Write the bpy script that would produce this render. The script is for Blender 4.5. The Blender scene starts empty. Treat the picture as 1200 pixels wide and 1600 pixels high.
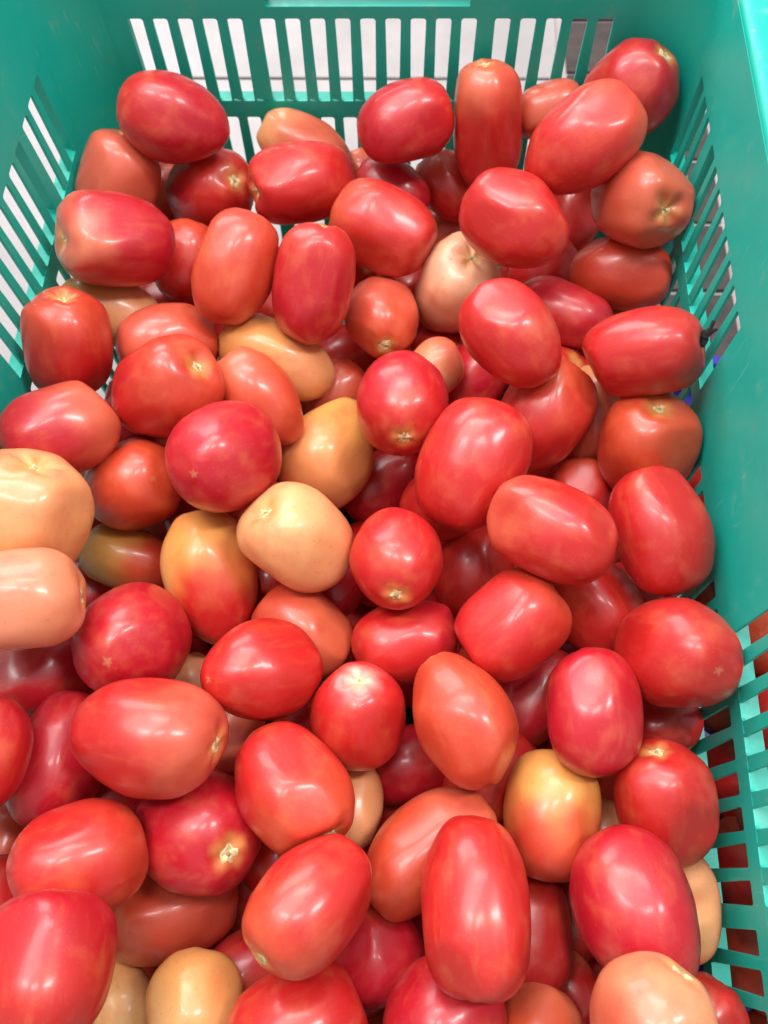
import bpy, bmesh, math, random
from mathutils import Vector, Matrix, noise

# ------------------------------------------------------------------ camera, world, lamps, exposure
S = bpy.context.scene
COL = S.collection
cam_d = bpy.data.cameras.new('camera')
cam = bpy.data.objects.new('camera', cam_d)
COL.objects.link(cam)
cam_d.sensor_fit = 'AUTO'
cam_d.sensor_width = 36
cam_d.lens = 29.72
cam_d.dof.use_dof = True
cam_d.dof.focus_distance = 0.38
cam_d.dof.aperture_fstop = 13
cam_d.clip_start = 0.01
cam_d.clip_end = 60
_r = Vector((0.998836, 0.038323, -0.029302))
_u = Vector((-0.023661, 0.918495, 0.394725))
_f = Vector((-0.042041, 0.393572, -0.918332))
M = Matrix.Identity(4)
for i in range(3):
    M[i][0], M[i][1], M[i][2] = _r[i], _u[i], -_f[i]
M[0][3], M[1][3], M[2][3] = 0.0364, -0.1746, 0.562
cam.matrix_world = M
S.camera = cam

W = bpy.data.worlds.new('World')
S.world = W
W.use_nodes = True
bg = W.node_tree.nodes['Background']
bg.inputs[0].default_value = (1.0, 0.95, 0.96, 1)
bg.inputs[1].default_value = 0.60

S.view_settings.view_transform = 'Standard'
S.view_settings.look = 'None'
S.view_settings.exposure = -0.02
S.view_settings.gamma = 1.0


def area_lamp(loc, target, sx, sy, power, col=(1, 0.97, 0.95)):
    d = bpy.data.lights.new('ceiling_or_fill_lamp', 'AREA')
    d.shape = 'RECTANGLE'
    d.size, d.size_y = sx, sy
    d.energy = power
    d.color = col
    o = bpy.data.objects.new('ceiling_or_fill_lamp', d)
    COL.objects.link(o)
    o.location = loc
    o.rotation_euler = (Vector(target) - Vector(loc)).to_track_quat('-Z', 'Y').to_euler()


# shop ceiling: square fittings above and ahead of the camera, an added fill at right, and the bright open side beyond the crate
area_lamp((-0.55, 0.50, 1.9), (0.05, 0.0, 0.2), 1.5, 1.0, 26.0)
for lx, ly, ln in ((-0.62, 0.15, 0.5), (0.12, 0.05, 0.45), (1.15, 0.25, 0.6)):
    area_lamp((lx, ly, 2.15), (lx * .6, ly * .6, 0), 0.20, ln, 26.0 if lx > 1 else 9.0)  # rightmost one is an added fill, set stronger to brighten the blue tray
area_lamp((0.05, 1.25, 2.3), (0, 0.2, 0), 1.1, 0.34, 17.0)
area_lamp((-1.1, 2.5, 1.7), (0, 0, 0.3), 1.8, 1.2, 55.0, (1, 0.98, 0.98))


# ------------------------------------------------------------------ materials
class N:
    """small helper round one node tree"""
    def __init__(self, name):
        self.m = bpy.data.materials.new(name)
        self.m.use_nodes = True
        self.t = self.m.node_tree
        self.b = self.t.nodes['Principled BSDF']

    def n(self, kind, **kw):
        x = self.t.nodes.new('ShaderNode' + kind)
        for k, v in kw.items():
            if k.startswith('i_'):
                key = k[2:]
                x.inputs[int(key) if key.isdigit() else key.replace('_', ' ')].default_value = v
            else:
                setattr(x, k, v)
        return x

    def l(self, a, b):
        self.t.links.new(a, b)

    def math(self, op, a, b=0.0, clamp=False):
        x = self.n('Math', operation=op, use_clamp=clamp)
        for k, v in enumerate((a, b)):
            if isinstance(v, (int, float)):
                x.inputs[k].default_value = v
            else:
                self.l(v, x.inputs[k])
        return x.outputs[0]

    def mix(self, fac, a, b):
        x = self.n('Mix', data_type='RGBA')
        for k, v in ((0, fac), (6, a), (7, b)):
            if isinstance(v, (int, float)):
                x.inputs[k].default_value = v
            elif isinstance(v, tuple):
                x.inputs[k].default_value = (*v, 1)
            else:
                self.l(v, x.inputs[k])
        return x.outputs[2]

    def ramp(self, v, lo, hi):
        x = self.n('MapRange', i_1=lo, i_2=hi)
        x.interpolation_type = 'SMOOTHSTEP'
        self.l(v, x.inputs[0])
        return x.outputs[0]

    def noise(self, scale, detail=3, coord=None, rough=.5):
        x = self.n('TexNoise', i_Scale=scale, i_Detail=detail, i_Roughness=rough)
        if coord is not None:
            self.l(coord, x.inputs['Vector'])
        return x.outputs[0]


def tomato_material():
    k = N('tomato_skin')
    tc = k.n('TexCoord')
    oi = k.n('ObjectInfo')
    off = k.n('VectorMath', operation='ADD')
    rv = k.n('VectorMath', operation='SCALE', i_Scale=37.0)
    comb = k.n('CombineXYZ')
    for i in range(3):
        k.l(oi.outputs['Random'], comb.inputs[i])
    k.l(comb.outputs[0], rv.inputs[0])
    k.l(tc.outputs['Object'], off.inputs[0])
    k.l(rv.outputs[0], off.inputs[1])
    P = off.outputs[0]
    sep = k.n('SeparateXYZ')
    k.l(tc.outputs['Generated'], sep.inputs[0])
    z = sep.outputs[2]
    a1 = k.n('Attribute', attribute_type='OBJECT', attribute_name='stem_tint').outputs['Color']
    a2 = k.n('Attribute', attribute_type='OBJECT', attribute_name='tip_tint').outputs['Color']
    turn = k.n('Attribute', attribute_type='OBJECT', attribute_name='turn').outputs['Fac']
    big = k.noise(34, 2, P)
    f = k.math('ADD', z, k.math('MULTIPLY', k.math('SUBTRACT', big, .5), .85))
    col = k.mix(k.ramp(k.math('SUBTRACT', f, turn), -.28, .28), a2, a1)
    # ripening blotches: some skin paler, some redder
    bl = k.noise(62, 4, P, .55)
    col = k.mix(k.math('MULTIPLY', k.ramp(bl, .48, .76), .34), col, (.66, .15, .06))
    bl2 = k.noise(48, 3, P, .5)
    col = k.mix(k.math('MULTIPLY', k.ramp(bl2, .52, .8), .35), col, (.42, .006, .016))
    # lengthwise streaks and fine freckles of uneven ripening
    mp = k.n('Mapping')
    mp.inputs['Scale'].default_value = (1, 1, .22)
    k.l(P, mp.inputs['Vector'])
    st = k.noise(190, 4, mp.outputs[0], .6)
    col = k.mix(k.math('MULTIPLY', k.ramp(st, .50, .72), .15), col, (.70, .17, .055))
    fr = k.noise(520, 2, P, .5)
    col = k.mix(k.math('MULTIPLY', k.ramp(fr, .60, .74), .16), col, (.30, .012, .010))
    # yellow halo and short rays round the stem scar
    dx = k.math('SUBTRACT', sep.outputs[0], .5)
    dy = k.math('SUBTRACT', sep.outputs[1], .5)
    rad = k.math('SQRT', k.math('ADD', k.math('MULTIPLY', dx, dx), k.math('MULTIPLY', dy, dy)))
    ray = k.math('SINE', k.math('MULTIPLY', k.math('ARCTAN2', dy, dx), 5.0))
    halo = k.math('ADD', rad, k.math('MULTIPLY', ray, .012))
    halo = k.math('ADD', halo, k.math('MULTIPLY', k.math('SUBTRACT', k.noise(120, 2, P), .5), .12))
    h = k.math('SUBTRACT', 1.0, k.ramp(halo, .05, .20))
    h = k.math('MULTIPLY', h, k.ramp(z, .6, .8))
    col = k.mix(k.math('MULTIPLY', h, .62), col, (.72, .36, .10))
    # chalky disc round the scar of some fruit
    disc = k.n('Attribute', attribute_type='OBJECT', attribute_name='disc').outputs['Fac']
    dm = k.math('MULTIPLY', k.math('SUBTRACT', 1.0, k.ramp(halo, .07, .30)), k.ramp(z, .6, .75))
    col = k.mix(k.math('MULTIPLY', k.math('MULTIPLY', dm, disc), .55), col, (.80, .50, .44))
    # blossom-end dot
    tip = k.math('MULTIPLY', k.math('SUBTRACT', 1.0, k.ramp(halo, .0, .045)), k.math('SUBTRACT', 1.0, k.ramp(z, .1, .3)))
    col = k.mix(k.math('MULTIPLY', tip, .5), col, (.55, .27, .12))
    # pale pores and rare brown nicks
    vo = k.n('TexVoronoi', i_Scale=520.0)
    k.l(P, vo.inputs['Vector'])
    pore = k.math('SUBTRACT', 1.0, k.ramp(vo.outputs['Distance'], .08, .2))
    col = k.mix(k.math('MULTIPLY', pore, .07), col, (.80, .42, .25))
    vn = k.n('TexVoronoi', i_Scale=46.0)
    k.l(P, vn.inputs['Vector'])
    nick = k.math('SUBTRACT', 1.0, k.ramp(vn.outputs['Distance'], .015, .035))
    nick = k.math('MULTIPLY', nick, k.ramp(k.noise(20, 1, P), .55, .6))
    col = k.mix(k.math('MULTIPLY', nick, .7), col, (.10, .03, .015))
    k.l(col, k.b.inputs['Base Color'])
    smear = k.noise(55, 5, P, .6)
    rg = k.n('MapRange', i_1=.3, i_2=.7, i_3=.33, i_4=.50)
    k.l(smear, rg.inputs[0])
    k.l(rg.outputs[0], k.b.inputs['Roughness'])
    k.b.inputs['Subsurface Weight'].default_value = .22
    k.b.inputs['Subsurface Radius'].default_value = (1, .35, .2)
    k.b.inputs['Subsurface Scale'].default_value = .004
    k.b.inputs['Specular IOR Level'].default_value = .5
    k.b.inputs['Coat Weight'].default_value = .35
    k.b.inputs['Coat Roughness'].default_value = .17
    bp = k.n('Bump', i_Strength=.10, i_Distance=.0015)
    k.l(k.noise(75, 4, P, .5), bp.inputs['Height'])
    bp2 = k.n('Bump', i_Strength=.05, i_Distance=.0004)
    k.l(k.noise(900, 2, P), bp2.inputs['Height'])
    k.l(bp.outputs[0], bp2.inputs['Normal'])
    k.l(bp2.outputs[0], k.b.inputs['Normal'])
    return k.m


def scar_material():
    k = N('stem_scar')
    tc = k.n('TexCoord')
    n = k.noise(700, 4, tc.outputs['Object'])
    col = k.mix(k.ramp(n, .35, .65), (.50, .33, .14), (.82, .66, .38))
    k.l(col, k.b.inputs['Base Color'])
    k.b.inputs['Roughness'].default_value = .7
    bp = k.n('Bump', i_Strength=.5, i_Distance=.0006)
    k.l(n, bp.inputs['Height'])
    k.l(bp.outputs[0], k.b.inputs['Normal'])
    return k.m


def core_material():
    k = N('scar_core')
    tc = k.n('TexCoord')
    n = k.noise(900, 3, tc.outputs['Object'])
    k.l(k.mix(n, (.24, .15, .06), (.58, .42, .2)), k.b.inputs['Base Color'])
    k.b.inputs['Roughness'].default_value = .8
    return k.m


def plastic(name, base, worn, rough=.38):
    k = N(name)
    tc = k.n('TexCoord')
    ge = k.n('NewGeometry')
    P = ge.outputs['Position']
    n1 = k.noise(9, 4, P, .6)
    col = k.mix(k.math('MULTIPLY', k.ramp(n1, .35, .75), .5), base, worn)
    # dusty scuffs and specks of soil
    n2 = k.noise(60, 6, P, .7)
    col = k.mix(k.math('MULTIPLY', k.ramp(n2, .55, .8), .34), col, (.42, .40, .34))
    mp = k.n('Mapping')
    mp.inputs['Scale'].default_value = (1, 1, .12)
    mp.inputs['Rotation'].default_value = (.5, .3, .2)
    k.l(P, mp.inputs['Vector'])
    sc = k.noise(420, 3, mp.outputs[0], .6)
    sc = k.math('MULTIPLY', k.ramp(sc, .60, .68), k.ramp(k.noise(14, 2, P), .48, .62))
    col = k.mix(k.math('MULTIPLY', sc, .30), col, (.30, .62, .54))
    vo = k.n('TexVoronoi', i_Scale=75.0)
    k.l(P, vo.inputs['Vector'])
    sp = k.math('SUBTRACT', 1.0, k.ramp(vo.outputs['Distance'], .04, .11))
    sp = k.math('MULTIPLY', sp, k.ramp(k.noise(25, 2, P), .52, .6))
    col = k.mix(k.math('MULTIPLY', sp, .55), col, (.30, .24, .18))
    k.l(col, k.b.inputs['Base Color'])
    rg = k.n('MapRange', i_1=.3, i_2=.75, i_3=rough - .08, i_4=rough + .2)
    k.l(n2, rg.inputs[0])
    k.l(rg.outputs[0], k.b.inputs['Roughness'])
    k.b.inputs['Subsurface Weight'].default_value = .12
    k.b.inputs['Subsurface Scale'].default_value = .004
    k.b.inputs['Subsurface Radius'].default_value = (.3, 1, .8)
    bp = k.n('Bump', i_Strength=.12, i_Distance=.001)
    k.l(k.noise(45, 5, P, .6), bp.inputs['Height'])
    k.l(bp.outputs[0], k.b.inputs['Normal'])
    # thin moulded plastic lets some light through
    tr = k.n('BsdfTranslucent')
    k.l(col, tr.inputs['Color'])
    mx = k.n('MixShader', i_0=.16)
    k.l(k.b.outputs[0], mx.inputs[1])
    k.l(tr.outputs[0], mx.inputs[2])
    k.l(mx.outputs[0], k.t.nodes['Material Output'].inputs['Surface'])
    return k.m


def mottled(name, a, b, scale, rough, bump=.2):
    k = N(name)
    ge = k.n('NewGeometry')
    P = ge.outputs['Position']
    n = k.noise(scale, 6, P, .65)
    k.l(k.mix(k.ramp(n, .3, .7), a, b), k.b.inputs['Base Color'])
    k.b.inputs['Roughness'].default_value = rough
    bp = k.n('Bump', i_Strength=bump, i_Distance=.002)
    k.l(k.noise(scale * 4, 4, P), bp.inputs['Height'])
    k.l(bp.outputs[0], k.b.inputs['Normal'])
    return k.m


SKIN = tomato_material()
SCAR = scar_material()
CORE = core_material()
GREEN = plastic('green_plastic', (.008, .51, .405), (.025, .57, .46))
BLUE = plastic('blue_plastic', (.045, .03, .42), (.07, .05, .5))
PALE = mottled('pale_tile', (.29, .268, .272), (.35, .322, .327), 14, .45)
BROWN = mottled('brown_tile', (.022, .014, .012), (.05, .034, .03), 40, .6)
GROUT = mottled('pale_grout', (.30, .26, .26), (.38, .33, .33), 50, .8)
DARK = mottled('dry_stalk', (.003, .002, .003), (.012, .007, .009), 300, .8)


# ------------------------------------------------------------------ helpers
def link(name, me, mat=None, parent=None, smooth=False):
    if mat is not None and not me.materials:
        me.materials.append(mat)
    if smooth:
        me.polygons.foreach_set('use_smooth', [True] * len(me.polygons))
    o = bpy.data.objects.new(name, me)
    COL.objects.link(o)
    if parent is not None:
        o.parent = parent
    return o


def thing(o, label, cat, group=None):
    o['label'] = label
    o['category'] = cat
    if group:
        o['group'] = group


def empty(name, loc=(0, 0, 0)):
    o = bpy.data.objects.new(name, None)
    o.empty_display_size = .05
    COL.objects.link(o)
    o.location = loc
    return o


def hexa(bm, c):
    """box from 8 corners: 4 of one face, then the matching 4 of the other"""
    v = [bm.verts.new(p) for p in c]
    for f in ((0, 1, 2, 3), (7, 6, 5, 4), (0, 4, 5, 1), (1, 5, 6, 2), (2, 6, 7, 3), (3, 7, 4, 0)):
        bm.faces.new([v[i] for i in f])


def finish(bm, name, bevel=0.0):
    bmesh.ops.recalc_face_normals(bm, faces=bm.faces)
    if bevel:
        bmesh.ops.bevel(bm, geom=list(bm.edges), offset=bevel, segments=1, affect='EDGES', clamp_overlap=True)
    me = bpy.data.meshes.new(name)
    bm.to_mesh(me)
    bm.free()
    return me


# ------------------------------------------------------------------ the setting
def sheet(name, x0, x1, y0, y1, z, mat):
    bm = bmesh.new()
    bm.faces.new([bm.verts.new(p) for p in ((x0, y0, z), (x1, y0, z), (x1, y1, z), (x0, y1, z))])
    o = link(name, finish(bm, name), mat)
    o['kind'] = 'structure'
    return o


floor = sheet('floor', -6, 6, -6, 6, 0, GROUT)
random.seed(4)


def tile(x0, x1, y0, y1, mat, parent):
    bm = bmesh.new()
    t = .003 + random.uniform(-.0005, .0005)
    hexa(bm, [(x0, y0, .0003), (x1, y0, .0003), (x1, y1, .0003), (x0, y1, .0003),
              (x0, y0, t), (x1, y0, t), (x1, y1, t), (x0, y1, t)])
    link('tile', finish(bm, 'tile', .0008), mat, parent)


X_EDGE = 0.158            # pale tiles on the left, small brown ones on the right
for ix in range(-4, 1):
    for iy in range(-2, 4):
        tile(X_EDGE - .602 + ix * .602, X_EDGE - .004 + ix * .602, -.3 + iy * .802, -.3 + iy * .802 + .799, PALE, floor)
for ix in range(9):
    for iy in range(16):
        x0 = X_EDGE + .004 + ix * .062
        y0 = .02 + iy * .07 + (.035 if ix % 2 else 0)
        tile(x0, x0 + .058, y0, y0 + .066, BROWN, floor)

# ------------------------------------------------------------------ the green crate
HX, HY, LEAN, RC = .1839, .2754, .030, .030
Z0 = .562
def zz(h): return Z0 - h
H_RIM, H1, H1B, H2, H2B, H3, H3B, H_BOT = .285, .333, .3879, .400, .4586, .4706, .529, .550
TH, DEEP_RAIL = .0017, .0085


def half(h, long_side):
    """inner half size at depth h below the camera height"""
    return (HX if long_side else HY) - LEAN * (h - H1)


def wall_point(side, s, h, d):
    """side 0 far end, 1 near end, 2 right, 3 left; s along the wall, d outward"""
    if side == 0: return (s, half(h, False) + d, zz(h))
    if side == 1: return (s, -half(h, False) - d, zz(h))
    if side == 2: return (half(h, True) + d, s, zz(h))
    return (-half(h, True) - d, s, zz(h))


def slab(bm, side, s0, s1, ha, hb, d0, d1, to_corner=False):
    c = []
    for d in (d0, d1):
        for s, h in ((s0, ha), (s1, ha), (s1, hb), (s0, hb)):
            if to_corner:
                e = half(h, side < 2) - RC
                s = -e if s == s0 else e
            c.append(wall_point(side, s, h, d))
    hexa(bm, c)


def end_slots():
    out, x = [], -.1411
    for i in range(19):
        out.append((x + i * .014536 + (.00456 if i >= 5 else 0) + (.00456 if i >= 14 else 0)))
    c = (out[0] + out[-1] + .0089) / 2
    return [(a - c, a - c + .0089) for a in out]


def side_slots(row):
    w = .0101
    far = [.4049, .3899, .3749] + [.3556 - .0150 * i for i in range(8)]
    far = [a - .1746 for a in far]
    out = [(a - w, a) for a in far]
    out += [(-b, -a) for a, b in out]
    if row > 0:
        lo, hi = -(far[-1] - w), far[-1] - w
        n = 8
        p = (hi - lo - .0100 + (.0148 - w)) / n
        out += [(lo + .0062 + i * p, lo + .0062 + i * p + w) for i in range(n)]
    return sorted(out)


def slat_mesh(side, s0, s1, ha, hb):
    """one upright bar between two slots, flared into the rails at both ends"""
    r = .0016
    pts = []
    n = 3
    for i in range(n + 1):                     # down the right edge
        a = i / n * math.pi / 2
        pts.append((s1 + r - r * math.sin(a), ha + r - r * math.cos(a)))
    for i in range(n + 1):
        a = i / n * math.pi / 2
        pts.append((s1 + r - r * math.cos(a), hb - r + r * math.sin(a)))
    for i in range(n + 1):
        a = i / n * math.pi / 2
        pts.append((s0 - r + r * math.sin(math.pi / 2 - a), hb - r + r * math.cos(math.pi / 2 - a)))
    for i in range(n + 1):
        a = i / n * math.pi / 2
        pts.append((s0 - r + r * math.cos(a), ha + r - r * math.sin(a)))
    bm = bmesh.new()
    A = [bm.verts.new(wall_point(side, s, h, 0)) for s, h in pts]
    B = [bm.verts.new(wall_point(side, s, h, TH)) for s, h in pts]
    bm.faces.new(A)
    bm.faces.new(B[::-1])
    for i in range(len(A)):
        j = (i + 1) % len(A)
        bm.faces.new((A[j], A[i], B[i], B[j]))
    return finish(bm, 'slat')


crate = empty('plastic_crate')
thing(crate, 'turquoise green plastic crate with slotted walls, full of tomatoes', 'crate')
ROWS = ((H1, H1B), (H2, H2B), (H3, H3B))
for side in range(4):
    end = side < 2
    ws = half(H1, end) - RC
    bm = bmesh.new()
    # bands and rails
    if end:                                      # hand hole in the top band
        hw, ht, hb = .058, .2965, .3258
        slab(bm, side, -9, 9, H_RIM, ht, 0, TH, True)
        for sg in (-1, 1):
            c = []
            for d in (0, TH):
                for h in (ht, hb):
                    e = half(h, True) - RC
                    c += [wall_point(side, sg * hw, h, d), wall_point(side, sg * e, h, d)]
            c = [c[0], c[1], c[3], c[2], c[4], c[5], c[7], c[6]]
            hexa(bm, c)
            slab(bm, side, sg * (hw + .0022), sg * hw, ht - .002, hb, TH, .0135)   # cheeks of the hand hole
        slab(bm, side, -9, 9, hb, H1, 0, TH, True)
        slab(bm, side, -hw - .0022, hw + .0022, hb, hb + .0028, TH, .0135)         # its sill
    else:
        slab(bm, side, -9, 9, H_RIM, H1, 0, TH, True)
    for ha, hb in ((H1B, H2), (H2B, H3)):
        slab(bm, side, -9, 9, ha, hb, 0, DEEP_RAIL, True)
    slab(bm, side, -9, 9, H3B, H_BOT + .004, 0, TH, True)
    slab(bm, side, -9, 9, H1 - .0032, H1 - .0002, TH, DEEP_RAIL, True)
    # upright bars, one by one, and the broad blank panels between slot groups
    fins = set()
    for row, (ha, hb) in enumerate(ROWS):
        sl = end_slots() if end else side_slots(row)
        e = ws + .0002
        slab(bm, side, -e, sl[0][0], ha, hb, 0, TH)
        slab(bm, side, sl[-1][1], e, ha, hb, 0, TH)
        for (a0, a1), (b0, b1) in zip(sl, sl[1:]):
            if b0 - a1 > .03:
                slab(bm, side, a1, b0, ha, hb, 0, TH)
            else:
                link('slat', slat_mesh(side, a1, b0, ha, hb), GREEN, None).parent = crate
                COL.objects[-1]['_wall'] = side
            if b0 - a1 > .008:
                fins.add((round(a1, 4), round(b0, 4), row))
    for a, b, row in fins:
        if row == 0 or b - a < .03:
            ha, hb = ROWS[row]
            if b - a > .03:
                continue
            m = (a + b) / 2
            slab(bm, side, m - .0015, m + .0015, ha, hb, TH, .011)
    for sg in (-1, 1):                           # fins beside the corners
        sl = end_slots() if end else side_slots(0)
        m = sg * (sl[-1][1] + .004)
        for ha, hb in ROWS:
            slab(bm, side, m - .0015, m + .0015, ha, hb, TH, .011)
    w = link('end_wall' if end else 'side_wall', finish(bm, 'wall'), GREEN, crate)
    for o in list(crate.children):
        if o.get('_wall') == side:
            o.parent = w
            del o['_wall']

# rounded corners
for sx in (-1, 1):
    for sy in (-1, 1):
        bm = bmesh.new()
        n, m = 10, 3
        hs = [H_RIM, H1, H2, H_BOT + .004]
        g = {}
        for layer, d in ((0, 0), (1, TH)):
            for j, h in enumerate(hs):
                cx, cy = half(h, True) - RC, half(h, False) - RC
                for i in range(n + 1):
                    a = i / n * math.pi / 2
                    g[layer, j, i] = bm.verts.new((sx * (cx + (RC + d) * math.cos(a)), sy * (cy + (RC + d) * math.sin(a)), zz(h)))
        for layer in (0, 1):
            for j in range(len(hs) - 1):
                for i in range(n):
                    bm.faces.new([g[layer, j, i], g[layer, j, i + 1], g[layer, j + 1, i + 1], g[layer, j + 1, i]])
        o = link('corner', finish(bm, 'corner'), GREEN, crate, True)


def loop(h, d, z=None, n=10):
    pts = []
    cx, cy = half(h, True) - RC, half(h, False) - RC
    for q, (sx, sy) in enumerate(((1, 1), (-1, 1), (-1, -1), (1, -1))):
        for i in range(n + 1):
            a = (q + i / n) * math.pi / 2
            pts.append(Vector((sx * cx + (RC + d) * math.cos(a), sy * cy + (RC + d) * math.sin(a), zz(h))))
    return pts


bm = bmesh.new()
prof = [(.2868, .0), (.2835, .0006), (.2815, .0025), (.281, .006), (.281, .013), (.2818, .0158), (.284, .0175), (.305, .018),
        (.305, .0155), (.2875, .0150), (.2868, .0022)]
rings = [[bm.verts.new(p) for p in loop(h, d)] for h, d in prof]
for a, b in zip(rings, rings[1:] + rings[:1]):
    for i in range(len(a)):
        j = (i + 1) % len(a)
        bm.faces.new((a[i], a[j], b[j], b[i]))
link('rim', finish(bm, 'rim'), GREEN, crate, True)
bm = bmesh.new()
rings = [[bm.verts.new(p) for p in loop(h, d)] for h, d in ((H_BOT, .0004), (.5605, .0004))]
bm.faces.new(rings[0])
bm.faces.new(rings[1][::-1])
for i in range(len(rings[0])):
    j = (i + 1) % len(rings[0])
    bm.faces.new((rings[0][i], rings[0][j], rings[1][j], rings[1][i]))
link('base', finish(bm, 'base'), GREEN, crate)

# ------------------------------------------------------------------ tomatoes
TINT = {'C': (.46, .007, .019), 'R': (.51, .014, .013), 'O': (.55, .054, .022), 'S': (.58, .098, .050),
        'P': (.74, .30, .135), 'Y': (.80, .40, .165), 'V': (.50, .22, .055), 'K': (.84, .43, .25), 'M': (.68, .20, .115), 'H': (.76, .36, .085), 'G': (.74, .29, .095)}


class Form:
    """surface of one tomato: axis along z, stem end up, semi-axis a, radius b"""
    def __init__(self, a, b, shape, rnd):
        self.a, self.b, self.sh = a, b, shape
        self.ph = rnd.uniform(0, 6.28)
        self.lob = {'l': .050, 'r': .018, 'w': .03, 'o': .014, 'e': .014, 'p': .02, 'b': .015, 'q': .015}[shape] * rnd.uniform(.7, 1.2)
        self.n = rnd.choice((3, 3, 4, 5))
        self.e = {'r': .80, 'l': .75, 'w': .74, 'o': .95, 'e': .89, 'p': .95, 'b': .85, 'q': .93}[shape] + rnd.uniform(-.04, .04)
        self.dim = {'r': .10, 'l': .17, 'w': .13, 'o': .10, 'e': .07, 'p': .03, 'b': .07, 'q': .05}[shape] * rnd.uniform(.8, 1.2)
        self.tap = {'r': .05, 'l': .05, 'w': .02, 'o': .03, 'e': .16, 'p': -.02, 'b': .04, 'q': -.02}[shape]
        self.nip = rnd.uniform(.0, .025)
        self.flat = []
        for _ in range(rnd.choice((3, 4, 5))):
            n = Vector((rnd.gauss(0, 1), rnd.gauss(0, 1), rnd.gauss(0, .45))).normalized()
            self.flat.append((n, rnd.uniform(.84, .93), rnd.uniform(.45, .8)))
        self.seed = Vector((rnd.uniform(0, 90), rnd.uniform(0, 90), rnd.uniform(0, 90)))

    def at(self, th, ph):
        c, s = math.cos(th), math.sin(th)
        e = self.e
        z = math.copysign(abs(c) ** e, c)
        r = abs(s) ** e
        k = 1.0
        k *= 1 - self.tap * max(0, -z) ** 1.3 * 1.6 + self.tap * .3 * max(0, z)
        if self.sh in 'pq':
            t = min(1, max(0, (z + .15) / 1.1))
            k *= 1 - (.40 if self.sh == 'p' else .20) * t * t * (3 - 2 * t) + .02
        if self.sh == 'w':
            k *= 1 - .055 * math.exp(-((z - .05) / .3) ** 2) + .03 * math.exp(-((z - .75) / .25) ** 2)
        k *= 1 + self.lob * math.cos(self.n * (ph + self.ph)) * (.35 + .65 * max(0, z)) * min(1, r * 1.5)
        k *= 1 + self.lob * .5 * math.cos(2 * ph + self.ph * 2)
        x, y = r * k * math.cos(ph), r * k * math.sin(ph)
        if z > 0:
            z -= self.dim * math.exp(-(r / .30) ** 2) * (1 + .5 * math.cos(self.n * (ph + self.ph)) * min(1, r * 3)) * .9
        else:
            z -= self.nip * math.exp(-(r / .10) ** 2)
        v = Vector((x, y, z))
        d = noise.noise(v * 1.35 + self.seed) * .055 + noise.noise(v * 2.9 + self.seed) * .018
        v *= 1 + d
        for n, lim, kf in self.flat:             # flat places where fruit pressed on fruit
            e2 = v.dot(n) - lim
            if e2 > 0:
                v -= n * (e2 * kf)
        v *= 1.015
        if self.sh == 'b':
            v.x += .22 * (z * z - .4)
        return Vector((v.x * self.b, v.y * self.b, v.z * self.a))


def tomato_mesh(F, nr=30, ns=44):
    vs = [F.at(0, 0)]
    for i in range(1, nr):
        for j in range(ns):
            vs.append(F.at(math.pi * i / nr, 2 * math.pi * j / ns))
    vs.append(F.at(math.pi, 0))
    fs = [(0, 1 + j, 1 + (j + 1) % ns) for j in range(ns)]
    for i in range(nr - 2):
        for j in range(ns):
            a, b = 1 + i * ns + j, 1 + i * ns + (j + 1) % ns
            fs.append((a, a + ns, b + ns, b))
    o = 1 + (nr - 2) * ns
    fs += [(o + j, len(vs) - 1, o + (j + 1) % ns) for j in range(ns)]
    me = bpy.data.meshes.new('tomato')
    me.from_pydata(vs, [], fs)
    me.update()
    me.materials.append(SKIN)
    return me


def scar_mesh(F, rnd, core=False):
    """dry star-shaped scar lying on the stem end"""
    ns, nr = 20, 3
    ph0 = rnd.uniform(0, 6)
    wob = [rnd.uniform(-.22, .22) for _ in range(ns)]
    base = (.055 if core else .16) * (.0225 / F.b) ** .5 * rnd.uniform(.85, 1.2)
    lift = .0007 if core else .00035
    vs, fs = [F.at(.001, 0) + Vector((0, 0, lift * 1.5))], []
    for i in range(1, nr + 1):
        for j in range(ns):
            ph = 2 * math.pi * j / ns
            rr = base * (1 + (.08 if core else .13) * math.cos(5 * ph + ph0) + wob[j] * (.5 if core else 1))
            th = (max(.002, rr * i / nr)) ** (1 / F.e)
            p = F.at(th, ph)
            p.z += lift * (1.0 if i < nr else -.6)
            vs.append(p)
    fs += [(0, 1 + j, 1 + (j + 1) % ns) for j in range(ns)]
    for i in range(nr - 1):
        for j in range(ns):
            a, b = 1 + i * ns + j, 1 + i * ns + (j + 1) % ns
            fs.append((a, a + ns, b + ns, b))
    me = bpy.data.meshes.new('stem_scar')
    me.from_pydata(vs, [], fs)
    me.update()
    me.materials.append(CORE if core else SCAR)
    return me


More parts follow.
